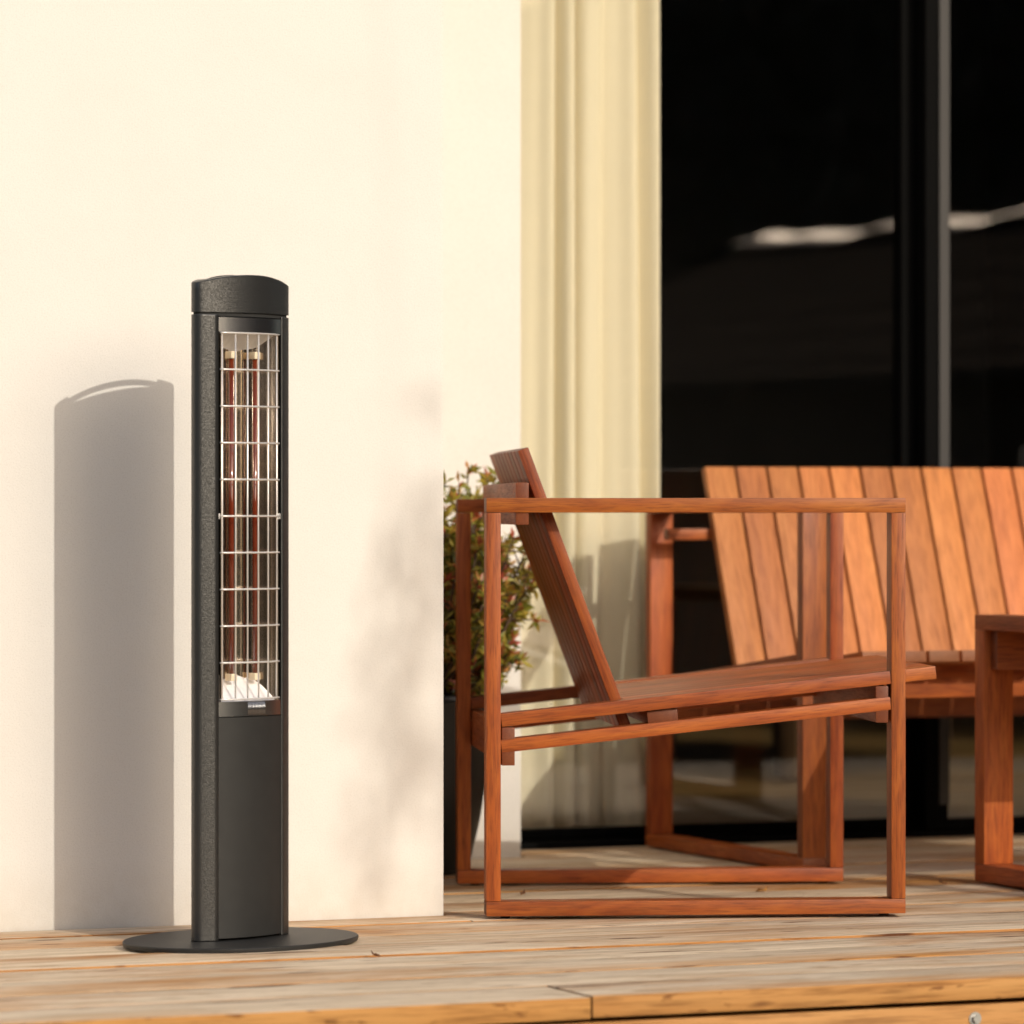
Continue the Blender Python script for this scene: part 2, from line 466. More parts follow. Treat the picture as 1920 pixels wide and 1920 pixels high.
# fascia and supporting joist under the front edge
member("fascia_board", (-2.6, DECK_EDGE + 0.030, -0.034 - 0.070), (3.6, DECK_EDGE + 0.030, -0.034 - 0.070), 0.036, 0.14, M['fascia'], deck, bev=0.003)
member("fascia_board", (-2.6, DECK_EDGE + 0.030, -0.180 - 0.070), (3.6, DECK_EDGE + 0.030, -0.180 - 0.070), 0.036, 0.14, M['fascia'], deck, bev=0.003)
for jx in [k * 0.6 - 2.3 for k in range(10)]:
    if jx > 0.1: member("joist", (jx, DECK_EDGE + 0.05, -0.1), (jx, WIN - 0.05, -0.1), 0.045, 0.12, M['fascia'], deck)
    else: member("joist", (jx, DECK_EDGE + 0.05, -0.1), (jx, -0.05, -0.1), 0.045, 0.12, M['fascia'], deck)

def hex_bolt(parent, pos):
    bm = bmesh.new()
    bmesh.ops.create_cone(bm, cap_ends=True, segments=16, radius1=0.009, radius2=0.009, depth=0.0015)
    r = bmesh.ops.create_cone(bm, cap_ends=True, segments=6, radius1=0.0055, radius2=0.005, depth=0.004)
    bmesh.ops.translate(bm, verts=r["verts"], vec=(0, 0, 0.0026))
    o = from_bm("bolt", bm, M['steel'], parent)
    o.rotation_euler = (R(90), 0, 0); o.location = pos
    return o
hex_bolt(deck, (0.287, DECK_EDGE + 0.0112, -0.0530))

# ------------------------------------------------------------------ house
house = tag(house_empty("house"), "white rendered house with a projecting wing and dark sliding glass doors", "house")
def hblock(name, x0, x1, y0, y1, z0, z1, mat, parent=None, bev=0.0):
    return block(name, (x0, y0, z0), (x1, y1, z1), mat, parent or house, bev)

# the projecting wing: rounded plaster arris at its free corner
def plaster_box(name, x0, x1, y0, y1, z0, z1):
    bm = bmesh.new(); bmesh.ops.create_cube(bm, size=1)
    for v in bm.verts:
        v.co = Vector(((x0 + x1) / 2 + v.co.x * (x1 - x0), (y0 + y1) / 2 + v.co.y * (y1 - y0), (z0 + z1) / 2 + v.co.z * (z1 - z0)))
    bmesh.ops.bevel(bm, geom=[e for e in bm.edges if abs(e.verts[0].co.z - e.verts[1].co.z) > 1], offset=0.004, segments=3, affect='EDGES')
    return from_bm(name, bm, M['plaster'], house)
plaster_box("wing_wall", -3.2, 0.0, 0.0, REC + 0.25, -0.36, ROOF)
plaster_box("recessed_wall", 0.004, WU, REC, REC + 0.25, -0.36, ROOF)
hblock("lintel_wall", WU + 0.002, 4.2, REC + 0.002, REC + 0.25, 2.32, ROOF - 0.002, M['plaster'])
hblock("roof", -3.3, 4.3, 0.0 + 0.01, 6.2, ROOF, ROOF + 0.2, M['roofing'])
# room behind the doors
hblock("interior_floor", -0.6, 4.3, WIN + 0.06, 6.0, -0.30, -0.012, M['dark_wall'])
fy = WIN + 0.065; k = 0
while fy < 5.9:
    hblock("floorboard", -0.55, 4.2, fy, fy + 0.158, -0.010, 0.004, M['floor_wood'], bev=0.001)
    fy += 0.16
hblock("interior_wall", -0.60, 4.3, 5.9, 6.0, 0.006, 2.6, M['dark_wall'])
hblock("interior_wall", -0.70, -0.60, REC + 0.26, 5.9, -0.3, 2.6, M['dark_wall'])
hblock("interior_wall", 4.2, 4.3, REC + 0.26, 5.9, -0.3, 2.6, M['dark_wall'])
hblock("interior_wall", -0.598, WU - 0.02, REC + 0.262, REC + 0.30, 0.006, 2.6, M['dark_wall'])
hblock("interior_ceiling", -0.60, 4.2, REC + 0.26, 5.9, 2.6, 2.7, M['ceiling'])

# sliding doors
door = empty("sliding_door", (0, 0, 0), 0, house)
door["label"] = "black framed sliding glass doors in front of the dark room"
hblock("sill_track", WU + 0.003, 4.2, WIN - 0.002, WIN + 0.10, -0.30, 0.012, M['black_alu'], door, 0.001)
hblock("head_track", WU + 0.003, 4.2, WIN - 0.002, WIN + 0.10, 2.26, 2.318, M['black_alu'], door, 0.001)
hblock("jamb", WU + 0.003, WU + 0.012, WIN, WIN + 0.10, 0.013, 2.258, M['black_alu'], door)
def leaf(x0, x1, yc, sl, sr, grey=False):
    """one glazed leaf: two stiles, two rails, pane"""
    hblock("door_rail", x0 + sl, x1 - sr, yc - 0.018, yc + 0.018, 0.014, 0.032, M['black_alu'], door, 0.001)
    hblock("door_rail", x0 + sl, x1 - sr, yc - 0.018, yc + 0.018, 2.20, 2.256, M['black_alu'], door, 0.001)
    hblock("door_stile", x0, x0 + sl - 0.0005, yc - 0.018, yc + 0.018, 0.014, 2.256, M['grey_alu'] if grey else M['black_alu'], door, 0.001)
    hblock("door_stile", x1 - sr + 0.0005, x1, yc - 0.018, yc + 0.018, 0.014, 2.256, M['black_alu'], door, 0.001)
    p = block("pane", (x0 + sl + 0.001, yc - 0.003, 0.033), (x1 - sr - 0.001, yc + 0.003, 2.199), M['glass'], door)
    return p
leaf(WU + 0.013, 1.472, WIN + 0.072, 0.012, 0.050)
leaf(1.449, 2.42, WIN + 0.026, 0.048, 0.048)
leaf(2.37, 4.18, WIN + 0.072, 0.05, 0.05)
hblock("edge_profile", 1.476, 1.4965, WIN + 0.0035, WIN + 0.0065, 0.06, 2.2, M['grey_alu'], door)

# ------------------------------------------------------------------ curtain
def curtain():
    e = house_empty("curtain")
    tag(e, "long cream curtain gathered in folds behind the glass", "curtain")
    x0, x1 = WU - 0.10, 0.963
    nx, nz = 170, 40
    vs, fs = [], []
    zt, zb = 2.2, 0.018
    for j in range(nz + 1):
        tz = j / nz; z = zt + (zb - zt) * tz
        for i in range(nx + 1):
            s = i / nx
            w = s * 6.2 + 0.50 * math.sin(s * 7.0 + 1.0) + 0.22 * math.sin(s * 17 + 2.0) + 0.10 * math.sin(tz * 2.4 + s * 8)
            amp = 0.0150 * (0.75 + 0.45 * math.sin(s * 19 + 2)) * (0.85 + 0.25 * tz)
            yy = WIN + 0.165 + amp * math.sin(w * 2 * math.pi) + 0.0018 * math.sin(w * 4.6 * math.pi + 1.3 + tz) + 0.003 * math.sin(tz * 5 + s * 30)
            xx = x0 + (x1 - x0) * s + 0.006 * math.cos(w * 2 * math.pi + 0.6) + 0.014 * (tz - 0.5) * (s - 0.2)
            vs.append((xx, yy, z))
    for j in range(nz):
        for i in range(nx):
            a = j * (nx + 1) + i
            fs.append((a, a + 1, a + nx + 2, a + nx + 1))
    c = from_py("cloth", vs, fs, M['cloth'], e, True)
    md = c.modifiers.new("solid", 'SOLIDIFY'); md.thickness = 0.0015
    tube("curtain_rail", [(x0 - 0.02, WIN + 0.165, 2.23), (2.2, WIN + 0.165, 2.23)], 0.011, M['black_alu'], e, 12)
curtain()

# ------------------------------------------------------------------ slatted teak seats
def seat(name, label, cat, loc, rz, width, inset, n, back_top=0.706, slat=None, bb=(0.0444, 0.0638, 0.589, 0.652)):
    """local x: back to front, y: near side to far side, z up"""
    e = empty(name, loc, rz)
    tag(e, label, cat)
    T = M['teak']; TS = slat or T
    Lx, H, B, D, z0 = 0.633, 0.629, 0.0218, 0.045, 0.004
    for ya in (0.0, width - D):
        f = empty("side_frame", (0, 0, 0), 0, e)
        yc = ya + D / 2
        member("armrest", (0, yc, H - B / 2), (Lx, yc, H - B / 2), D, B, T, f)
        member("floor_rail", (0, yc, z0 + B / 2), (Lx, yc, z0 + B / 2), D, B, T, f)
        member("leg", (B / 2, yc, z0 + B + 0.0003), (B / 2, yc, H - B - 0.0003), D - 0.0006, B, T, f, up=(1, 0, 0))
        member("leg", (Lx - B / 2, yc, z0 + B + 0.0003), (Lx - B / 2, yc, H - B - 0.0003), D - 0.0006, B, T, f, up=(1, 0, 0))
        member("seat_rail", (B + 0.0005, yc, 0.2965), (Lx - B - 0.0005, yc, 0.3590), D - 0.004, 0.0195, T, f)
        member("seat_rail", (B + 0.0005, yc, 0.2577), (Lx - B - 0.0005, yc, 0.3200), D - 0.004, 0.0195, T, f)
        for gx in (0.03, Lx - 0.03):
            bm = bmesh.new(); bmesh.ops.create_cone(bm, cap_ends=True, segments=14, radius1=0.007, radius2=0.008, depth=0.0045)
            o = from_bm("foot_glide", bm, M['rubber'], f); o.location = (gx, yc, 0.00225)
    def beam(nm, xa, xb, za, zb, tilt=False):
        ins = 0.010 if tilt else 0.003
        o = member(nm, ((xa + xb) / 2, ins, (za + zb) / 2), ((xa + xb) / 2, width - ins, (za + zb) / 2), xb - xa, zb - za, T, e, roll=-0.105 if tilt else 0.0)
        return o
    beam("cross_beam", 0.0235, 0.0430, 0.229, 0.286)
    beam("cross_beam", 0.243, 0.289, 0.2915, 0.3115, True)
    beam("cross_beam", 0.588, 0.607, 0.291, 0.346)
    beam("back_beam", *bb)
    pitch = (width - 2 * inset) / n
    sw = pitch - 0.0055
    # backrest slats
    ang = math.atan(0.371)
    nrm = Vector((math.cos(ang), 0, math.sin(ang)))
    xt = 0.067 + (0.706 - back_top) * 0.371
    top = Vector((xt, 0, back_top)); bot = Vector((0.2226, 0, 0.287))
    for k in range(n):
        yk = inset + pitch * (k + 0.5)
        c = -nrm * 0.0085 + Vector((0, yk, 0))
        member("back_slat", bot + c, top + c, sw, 0.017, TS, e, up=nrm, bev=0.0018)
    s0 = Vector((0.2175, 0, 0.3243)); s1 = Vector((0.687, 0, 0.3747))
    d = (s1 - s0).normalized(); un = Vector((-d.z, 0, d.x))
    for k in range(n):
        yk = inset + pitch * (k + 0.5)
        c = -un * 0.010 + Vector((0, yk, 0))
        member("seat_slat", s0 + c, s1 + c, sw, 0.0195, TS, e, up=un, bev=0.0018)
    return e

seat("lounge_chair", "low slatted teak lounge chair with open square arm frames beside the potted shrub", "chair",
     (-0.0383, 6.795, 0), R(4.8), 0.644, 0.047, 9)
seat("bench", "wide slatted teak bench with leaning back, standing against the glass doors", "bench",
     (0.241, 8.228, 0), R(-67.0), 1.30, 0.082, 18, back_top=0.690, slat=M['teak_pale'], bb=(0.072, 0.092, 0.558, 0.578))

def side_table():
    e = empty("coffee_table", (0.758, 7.46, 0), R(-67.0))
    tag(e, "low teak coffee table with thick square legs in front of the bench", "table")
    T = M['teak']; Lx, Wd, H = 0.50, 0.62, 0.440
    for ya in (0.0, Wd - 0.055):
        f = empty("side_frame", (0, 0, 0), 0, e); yc = ya + 0.0275
        member("floor_rail", (0, yc, 0.018), (Lx, yc, 0.018), 0.055, 0.028, T, f)
        member("top_rail", (0, yc, H - 0.0125), (Lx, yc, H - 0.0125), 0.055, 0.025, T, f)
        for x in (0.016, Lx - 0.016):
            member("leg", (x, yc, 0.0323), (x, yc, H - 0.0253), 0.0544, 0.032, T, f, up=(1, 0, 0))
        for gx in (0.03, Lx - 0.03):
            bm = bmesh.new(); bmesh.ops.create_cone(bm, cap_ends=True, segments=14, radius1=0.007, radius2=0.008, depth=0.0045)
            o = from_bm("foot_glide", bm, M['rubber'], f); o.location = (gx, yc, 0.00225)
    for x in (0.045, Lx - 0.045):
        member("apron", (x, 0.012, H - 0.058), (x, Wd - 0.012, H - 0.058), 0.02, 0.062, T, e)
    n = 8; p = Lx / n
    for k in range(n):
        member("top_slat", ((k + 0.5) * p, 0.0565, H - 0.0118), ((k + 0.5) * p, Wd - 0.0565, H - 0.0118), p - 0.006, 0.0205, T, e)
side_table()

# ------------------------------------------------------------------ patio heater
def heater():
    e = empty("patio_heater", (-0.383, 6.418, 0), R(46.0))
    tag(e, "tall black tower heater with wire guard on a flat oval base", "heater")
    S = 1.03
    RF, HA, RT = 0.17 * S, R(28), 0.012 * S
    cy = RF - 0.0305 * S                       # centre of the front arc lies behind the axis (+y is the back)
    tipx = (RF - RT) * math.sin(HA)
    def front_y(x): return cy - math.sqrt(RF * RF - x * x)
    def profile(inset=0.0, nf=20, ntip=10):
        """closed outline, counter-clockwise from the front left"""
        pts = []
        for k in range(nf + 1):
            a = -HA + 2 * HA * k / nf
            pts.append(((RF - inset) * math.sin(a), cy - (RF - inset) * math.cos(a)))
        def tip(sgn):
            out = []
            ty = cy - (RF - RT) * math.cos(HA)
            for k in range(1, ntip):
                # turning from front normal to back normal
                a = HA + (math.pi - 2 * HA) * k / ntip
                out.append((tipx + (RT - inset) * math.sin(a), ty - (RT - inset) * math.cos(a)))
            return out if sgn > 0 else [(-x, y_) for x, y_ in out[::-1]]
        t_ = tip(1)
        back = [(-x, -y_) for x, y_ in pts]
        pts2 = pts + t_ + back + [(-x, -y_) for x, y_ in t_]
        return pts2
    def extrude(name, pts, z0, z1, mat, parent, cap=True, closed=True, smooth=True, bev=0):
        bm = bmesh.new()
        zs = [z0, z1] if closed else [z0, z0 + 0.0015, z0 + 0.004, z1 - 0.004, z1 - 0.0015, z1]
        rows = [[bm.verts.new((x, y_, z)) for x, y_ in pts] for z in zs]
        lo, hi = rows[0], rows[-1]
        n = len(pts)
        for ra, rb in zip(rows, rows[1:]):
            for i in range(n if closed else n - 1):
                j = (i + 1) % n
                bm.faces.new((ra[i], ra[j], rb[j], rb[i]))
        if cap: bm.faces.new(lo[::-1]); bm.faces.new(hi)
        if bev:
            ed = [q for q in bm.edges if len(q.link_faces) == 2 and any(len(f.verts) > 4 for f in q.link_faces)]
            bmesh.ops.bevel(bm, geom=ed, offset=bev, segments=2, affect='EDGES')
        o = from_bm(name, bm, mat, parent, smooth)
        try: o.data.set_sharp_from_angle(angle=R(45))
        except Exception: pass
        return o
    PX = 0.0585 * S
    # base plate (oval)
    bm = bmesh.new()
    N = 96
    for z, gr in ((0.0012, -0.0008), (0.0035, 0.0), (0.0068, 0.0), (0.0080, -0.0012)):
        for k in range(N):
            a = 2 * math.pi * k / N
            bm.verts.new(((0.184 + gr) * math.cos(a), (0.142 + gr) * math.sin(a) - 0.002, z))
    bm.verts.ensure_lookup_table()
    for q in range(3):
        for k in range(N):
            a, b = q * N + k, q * N + (k + 1) % N
            bm.faces.new((bm.verts[a], bm.verts[b], bm.verts[b + N], bm.verts[a + N]))
    bm.faces.new([bm.verts[k] for k in range(N)][::-1]); bm.faces.new([bm.verts[3 * N + k] for k in range(N)])
    o = from_bm("base_plate", bm, M['panel'], e, True)
    o.data.set_sharp_from_angle(angle=R(35))
    ZB, ZS = 0.0085, 0.884
    Z_T1, Z_G1, Z_G0, Z_P1 = 0.8805, 0.8600, 0.3445, 0.3215
    # housing: the wrap-around shell, open at the front between +-PX
    prof = profile()
    idx = [i for i, (x, y_) in enumerate(prof) if not (abs(x) < PX and y_ < 0)]
    start = next(i for i in range(len(prof)) if prof[i][0] > PX - 1e-6 and prof[i][1] < 0)
    seq = [(PX, front_y(PX))]
    i = start
    while True:
        x, y_ = prof[i % len(prof)]
        if i > start + 3 and y_ < 0 and x > -PX and x < 0: break
        if not (abs(x) <= PX and y_ < 0): seq.append((x, y_))
        i += 1
        if i > start + len(prof): break
    seq.append((-PX, front_y(-PX)))
    h = extrude("housing", seq, ZB, ZS, M['powder'], e, cap=False, closed=False)
    md = h.modifiers.new("solid", 'SOLIDIFY'); md.thickness = 0.0025; md.offset = -1
    # front pieces follow the same bow
    def bowed(name, z0, z1, mat, inset, x_=PX - 0.0008, thick=0.003, nseg=14):
        a = [(-x_ + 2 * x_ * k / nseg) for k in range(nseg + 1)]
        pts = [(x, front_y(x) + inset) for x in a] + [(x, front_y(x) + inset + thick) for x in a[::-1]]
        return extrude(name, pts, z0, z1, mat, e)
    bowed("front_panel", ZB + 0.003, Z_P1 - 0.0012, M['panel'], 0.0012)
    bowed("trim_strip", Z_G1 + 0.0005, Z_T1, M['trim'], 0.0010)
    bt = bowed("trim_strip", Z_P1, Z_G0 - 0.002, M['trim'], 0.0010)
    # thin rods modelled in place of the ribbed reflection on the lower trim
    for k in range(12):
        x = -0.012 + k * 0.0028
        tube("rib_reflection", [(x, front_y(x) + 0.0006, Z_P1 + 0.001), (x, front_y(x) + 0.0006, Z_G0 - 0.003)], 0.0008, M['trim'], bt, 6)
    # reflector trough: faceted polished sheet
    pts = []
    nf = 26
    rr_ = random.Random(21)
    for k in range(nf + 1):
        s = -1 + 2 * k / nf
        pts.append((s * (PX - 0.0035), 0.016 - 0.034 * abs(s) ** 2.6 + 0.002 * math.cos(s * 9.4) + rr_.uniform(-0.0009, 0.0009)))
    rf = extrude("reflector", pts, Z_G0 - 0.010, Z_G1 + 0.006, M['mirror'], e, cap=False, closed=False, smooth=False)
    md = rf.modifiers.new("solid", 'SOLIDIFY'); md.thickness = 0.001; md.offset = 1
    # end plates of the trough, sloping towards the front
    def endplate(zf, zb, top):
        n = 10; vs = []; fs = []
        for k in range(n + 1):
            x = -(PX - 0.004) + 2 * (PX - 0.004) * k / n
            vs += [(x, front_y(x) + 0.005, zf), (x, 0.016, zb)]
        for k in range(n):
            fs.append((2 * k, 2 * k + 2, 2 * k + 3, 2 * k + 1))
        o = from_py("end_plate", vs, fs, M['endplate'], e)
        md = o.modifiers.new("solid", 'SOLIDIFY'); md.thickness = 0.0012
    endplate(Z_G0 - 0.006, Z_G0 + 0.034, False)
    endplate(Z_G1 + 0.004, Z_G1 - 0.024, True)
    # two ruby tubes with ceramic ends
    for x in (-0.021, 0.024):
        t_ = tube("heating_tube", [(x, -0.004, Z_G0 + 0.034), (x, -0.004, Z_G1 - 0.032)], 0.0038, M['ruby'], e, 16)
        for z0, z1 in ((Z_G0 + 0.026, Z_G0 + 0.036), (Z_G1 - 0.036, Z_G1 - 0.026)):
            block("ceramic_cap", (x - 0.0055, -0.010, z0), (x + 0.0055, 0.003, z1), M['ceramic'], t_, 0.001)
    # wire guard
    gd = empty("wire_guard", (0, 0, 0), 0, e)
    WR = 0.0013
    for k in range(11):
        z = Z_G1 - 0.001 + (Z_G0 + 0.001 - Z_G1 + 0.001) * k / 10
        xs = [-(PX - 0.0035) + 2 * (PX - 0.0035) * q / 12 for q in range(13)]
        tube("guard_wire", [(x, front_y(x) + 0.0024, z) for x in xs], WR, M['wire'], gd, 8)
    for k in range(6):
        x = -0.0525 + k * 0.0208
        y_ = front_y(x) + 0.0043
        tube("guard_wire", [(x, y_, Z_G0 + 0.0002), (x + random.uniform(-.0006, .0006), y_, 0.6), (x, y_, Z_G1 - 0.0002)], WR, M['wire'], gd, 8)
    for s in (-1, 1):
        block("guard_clip", (s * (PX - 0.004) - 0.003, front_y(PX) + 0.001, 0.598), (s * (PX - 0.004) + 0.003, front_y(PX) + 0.006, 0.606), M['wire'], gd, 0.0005)
    # head cap with the domed front lip and the carrying handle behind it
    cap = extrude("cap", profile(0.0), ZS + 0.0035, 0.9195, M['powder'], e)
    # domed rim, flush with the cap's outline, open at the back for the hand
    hx = 0.067
    ring = [q for q in prof if not (q[1] > 0.004 and abs(q[0]) < hx)]
    ib = next(k for k, q in enumerate(prof) if q[1] > 0.004 and abs(q[0]) < hx)
    nb = next(k for k, q in enumerate(ring) if q == prof[(ib - 1) % len(prof)])
    yb = -front_y(hx)
    inner = [(hx, yb)] + [(hx - 2 * hx * k / 20, -0.007) for k in range(21)] + [(-hx, yb)]
    ring = ring[:nb + 1] + inner + ring[nb + 1:]
    xe = max(q[0] for q in ring)
    bm = bmesh.new()
    def rim(x): return 0.9290 + 0.0120 * (1 - (abs(x) / xe) ** 2.0)
    lo = [bm.verts.new((x, y_, 0.9192)) for x, y_ in ring]
    mi = [bm.verts.new((x, y_, rim(x) - 0.0015)) for x, y_ in ring]
    hi = [bm.verts.new((x * 0.990, y_ + (0.0012 if y_ < -0.0072 else (-0.0010 if y_ > 0.004 else 0)), rim(x))) for x, y_ in ring]
    n_ = len(ring)
    for k in range(n_):
        k2 = (k + 1) % n_
        bm.faces.new((lo[k], lo[k2], mi[k2], mi[k])); bm.faces.new((mi[k], mi[k2], hi[k2], hi[k]))
    f_ = bm.faces.new(hi)
    bmesh.ops.triangulate(bm, faces=[f_])
    bmesh.ops.recalc_face_normals(bm, faces=bm.faces[:])
    lip = from_bm("domed_rim", bm, M['powder'], cap, True)
    lip.data.set_sharp_from_angle(angle=R(38))
    extrude("shadow_gap", profile(0.003), ZS - 0.002, ZS + 0.0045, M['rubber'], e)
    def arch(name, ylo, yhi, rise, thick, xh, base, mat, parent, solid, lift=0.0):
        n = 28; bm = bmesh.new(); rings = []
        for k in range(n + 1):
            x = -xh + 2 * xh * k / n
            s = x / xh
            top = base + lift + rise * (1 - abs(s) ** 2.2)
            bot = base - 0.002 if solid else max(base - 0.002, top - thick)
            fy_ = max(ylo, front_y(min(abs(x), RF * math.sin(HA))) + 0.0015) if ylo < -0.02 else ylo
            hb = yhi
            if abs(x) > tipx: hb = min(yhi, 0.004)
            fy_ = min(fy_, hb - 0.003)
            c = 0.0022
            rings.append([bm.verts.new(v) for v in ((x, fy_, bot), (x, fy_, top - c), (x, fy_ + c, top), (x, hb - c, top), (x, hb, top - c), (x, hb, bot))])
        for k in range(n):
            for q in range(6):
                bm.faces.new((rings[k][q], rings[k + 1][q], rings[k + 1][(q + 1) % 6], rings[k][(q + 1) % 6]))
        bm.faces.new(rings[0]); bm.faces.new(rings[-1][::-1])
        bmesh.ops.recalc_face_normals(bm, faces=bm.faces[:])
        o = from_bm(name, bm, mat, parent, True)
        o.data.set_sharp_from_angle(angle=R(50))
        return o
    arch("handle", 0.010, 0.020, 0.0150, 0.0050, 0.070, 0.9275, M['powder'], cap, False)
heater()

# ------------------------------------------------------------------ potted shrub in the corner
def shrub():
    e = empty("potted_shrub", (-0.150, 7.66, 0))
    tag(e, "bushy evergreen shrub with reddish tips in a dark round pot", "plant")
    # pot: lathe
    prof = [(0.0, 0.002), (0.072, 0.002), (0.078, 0.012), (0.096, 0.09), (0.112, 0.19), (0.118, 0.27), (0.124, 0.290), (0.126, 0.302), (0.118, 0.304), (0.108, 0.296), (0.104, 0.27), (0.0, 0.268)]
    N = 48; bm = bmesh.new(); rings = []
    for r_, z in prof:
        if r_ == 0: rings.append([bm.verts.new((0, 0, z))])
        else: rings.append([bm.verts.new((r_ * math.cos(2 * math.pi * k / N), r_ * math.sin(2 * math.pi * k / N), z)) for k in range(N)])
    for a, b in zip(rings, rings[1:]):
        for k in range(N):
            k2 = (k + 1) % N
            if len(a) == 1: bm.faces.new((a[0], b[k2], b[k]))
            elif len(b) == 1: bm.faces.new((a[k], a[k2], b[0]))
            else: bm.faces.new((a[k], a[k2], b[k2], b[k]))
    from_bm("pot", bm, M['pot'], e, True)
    bm = bmesh.new(); bmesh.ops.create_circle(bm, cap_ends=True, segments=32, radius=0.106)
    o = from_bm("soil", bm, M['soil'], e); o.location = (0, 0, 0.282)
    rnd = random.Random(5)
    bm = bmesh.new(); items = []
    tips = []
    NS = 250
    for k in range(NS):
        a = rnd.uniform(0, 2 * math.pi)
        hgt = rnd.uniform(0.03, 0.32) + (0.07 if rnd.random() < 0.18 else 0)
        rad = rnd.uniform(0.04, 0.198) * (1.0 if hgt < 0.26 else 0.72)
        base = Vector((0.02 * math.cos(a), 0.02 * math.sin(a), 0.28))
        tip = Vector((rad * math.cos(a), rad * math.sin(a), 0.31 + hgt))
        midp = base.lerp(tip, 0.5) + Vector((0.25 * rad * math.cos(a), 0.25 * rad * math.sin(a), -0.01)) * 0.5
        pts = [base, base.lerp(midp, 0.5), midp, midp.lerp(tip, 0.5) + Vector((0, 0, 0.006)), tip]
        tube_bm(bm, pts, [0.0045, 0.0036, 0.0028, 0.002, 0.0012], 5)
        tips.append((pts, tip))
        # side twigs with rosettes of narrow leaves
        spots = [(tip, (tip - midp).normalized(), 1.0)]
        for q in range(rnd.randint(4, 7)):
            f = rnd.uniform(0.35, 0.97)
            p = midp.lerp(tip, (f - 0.35) / 0.65)
            d = Vector((rnd.gauss(0, 1), rnd.gauss(0, 1), rnd.gauss(0.5, 0.7))).normalized()
            end = p + d * rnd.uniform(0.02, 0.05)
            tube_bm(bm, [p, end], [0.0013, 0.0008], 4, False)
            spots.append((end, d, rnd.uniform(0.0, 0.85)))
        for p, d, red in spots:
            for w in range(rnd.randint(8, 13)):
                ld = (d * rnd.uniform(0.1, 0.9) + Vector((rnd.gauss(0, 1), rnd.gauss(0, 1), rnd.gauss(0.15, 0.8))).normalized()).normalized()
                pos = p - d * rnd.uniform(0, 0.016)
                tn = rnd.betavariate(2.2, 1.8) * 0.75
                if red > 0.70 and ld.dot(d) > 0.6: tn = rnd.uniform(0.7, 1.0)
                items.append((pos, ld, rnd.uniform(0.016, 0.029), rnd.uniform(0.006, 0.010), tn))
    from_bm("stems", bm, M['bark'], e, True)
    leaves_mesh("foliage", items, M['shrub_leaf'], e)
shrub()

# ------------------------------------------------------------------ fallen leaves on the deck
def ground_at(px, py, z=0.0):
    Z = 8530.0 * (EYE - z) / (py - 960.0)
    return Vector(((px - 960.0) / 8530.0 * Z, Z, z))
def fallen(px, py, s, mat, rz, label):
    vs = [(-s, 0, 0.001), (-s * .3, s * .45, 0.006), (s * .5, s * .35, 0.004), (s, 0, 0.009), (s * .5, -s * .4, 0.002), (-s * .3, -s * .45, 0.004), (0, 0, 0.002)]
    fs = [(0, 6, 1), (1, 6, 2), (2, 6, 3), (3, 6, 4), (4, 6, 5), (5, 6, 0)]
    o = from_py("fallen_leaf", vs, fs, mat, None, True)
    o.location = ground_at(px, py); o.rotation_euler = (0, 0, rz)
    tag(o, label, "leaf", "small fallen leaves lying on the deck")
    md = o.modifiers.new("solid", 'SOLIDIFY'); md.thickness = 0.0006
fallen(1428, 1672, 0.011, M['dry_leaf'], 0.4, "small yellow fallen leaf just beyond the chair's front floor rail")
fallen(980, 1678, 0.008, M['dry_leaf_brown'], 1.2, "small dark brown fallen leaf between the chair's rear legs")
fallen(1768, 1658, 0.012, M['dry_leaf_brown'], 2.0, "curled brown fallen leaf beside the coffee table leg")
fallen(705, 1794, 0.008, M['dry_leaf_brown'], 2.6, "tiny brown fallen leaf right of the heater base")

# ------------------------------------------------------------------ furniture in the dark room
def inner_table():
    e = empty("low_table", HO + HU * 2.55 - HV * 3.3, TH)
    tag(e, "low wooden table standing inside the dark room", "table")
    block("tabletop", (-0.55, -0.4, 0.40), (0.30, 0.4, 0.43), M['oak'], e, 0.002)
    for x in (-0.5, 0.25):
        for y_ in (-0.35, 0.35):
            block("leg", (x - 0.03, y_ - 0.03, 0.005), (x + 0.03, y_ + 0.03, 0.3995), M['oak'], e, 0.002)
inner_table()
def inner_chair():
    e = empty("armchair", HO + HU * 2.46 - HV * 2.75, TH + R(215))
    tag(e, "grey upholstered armchair with oak frame inside the dark room", "armchair")
    for x in (-0.33, 0.33):
        f = empty("arm_frame", (0, 0, 0), 0, e)
        block("leg", (x - 0.022, -0.35, 0.005), (x + 0.022, -0.31, 0.56), M['oak'], f, 0.003)
        block("leg", (x - 0.022, 0.31, 0.005), (x + 0.022, 0.35, 0.70), M['oak'], f, 0.003)
        block("armrest", (x - 0.03, -0.36, 0.5605), (x + 0.03, 0.309, 0.59), M['oak'], f, 0.003)
    block("seat_cushion", (-0.29, -0.34, 0.30), (0.29, 0.26, 0.44), M['fabric'], e, 0.03)
    o = block("back_cushion", (-0.29, 0.20, 0.45), (0.29, 0.34, 0.76), M['fabric'], e, 0.03)
inner_chair()

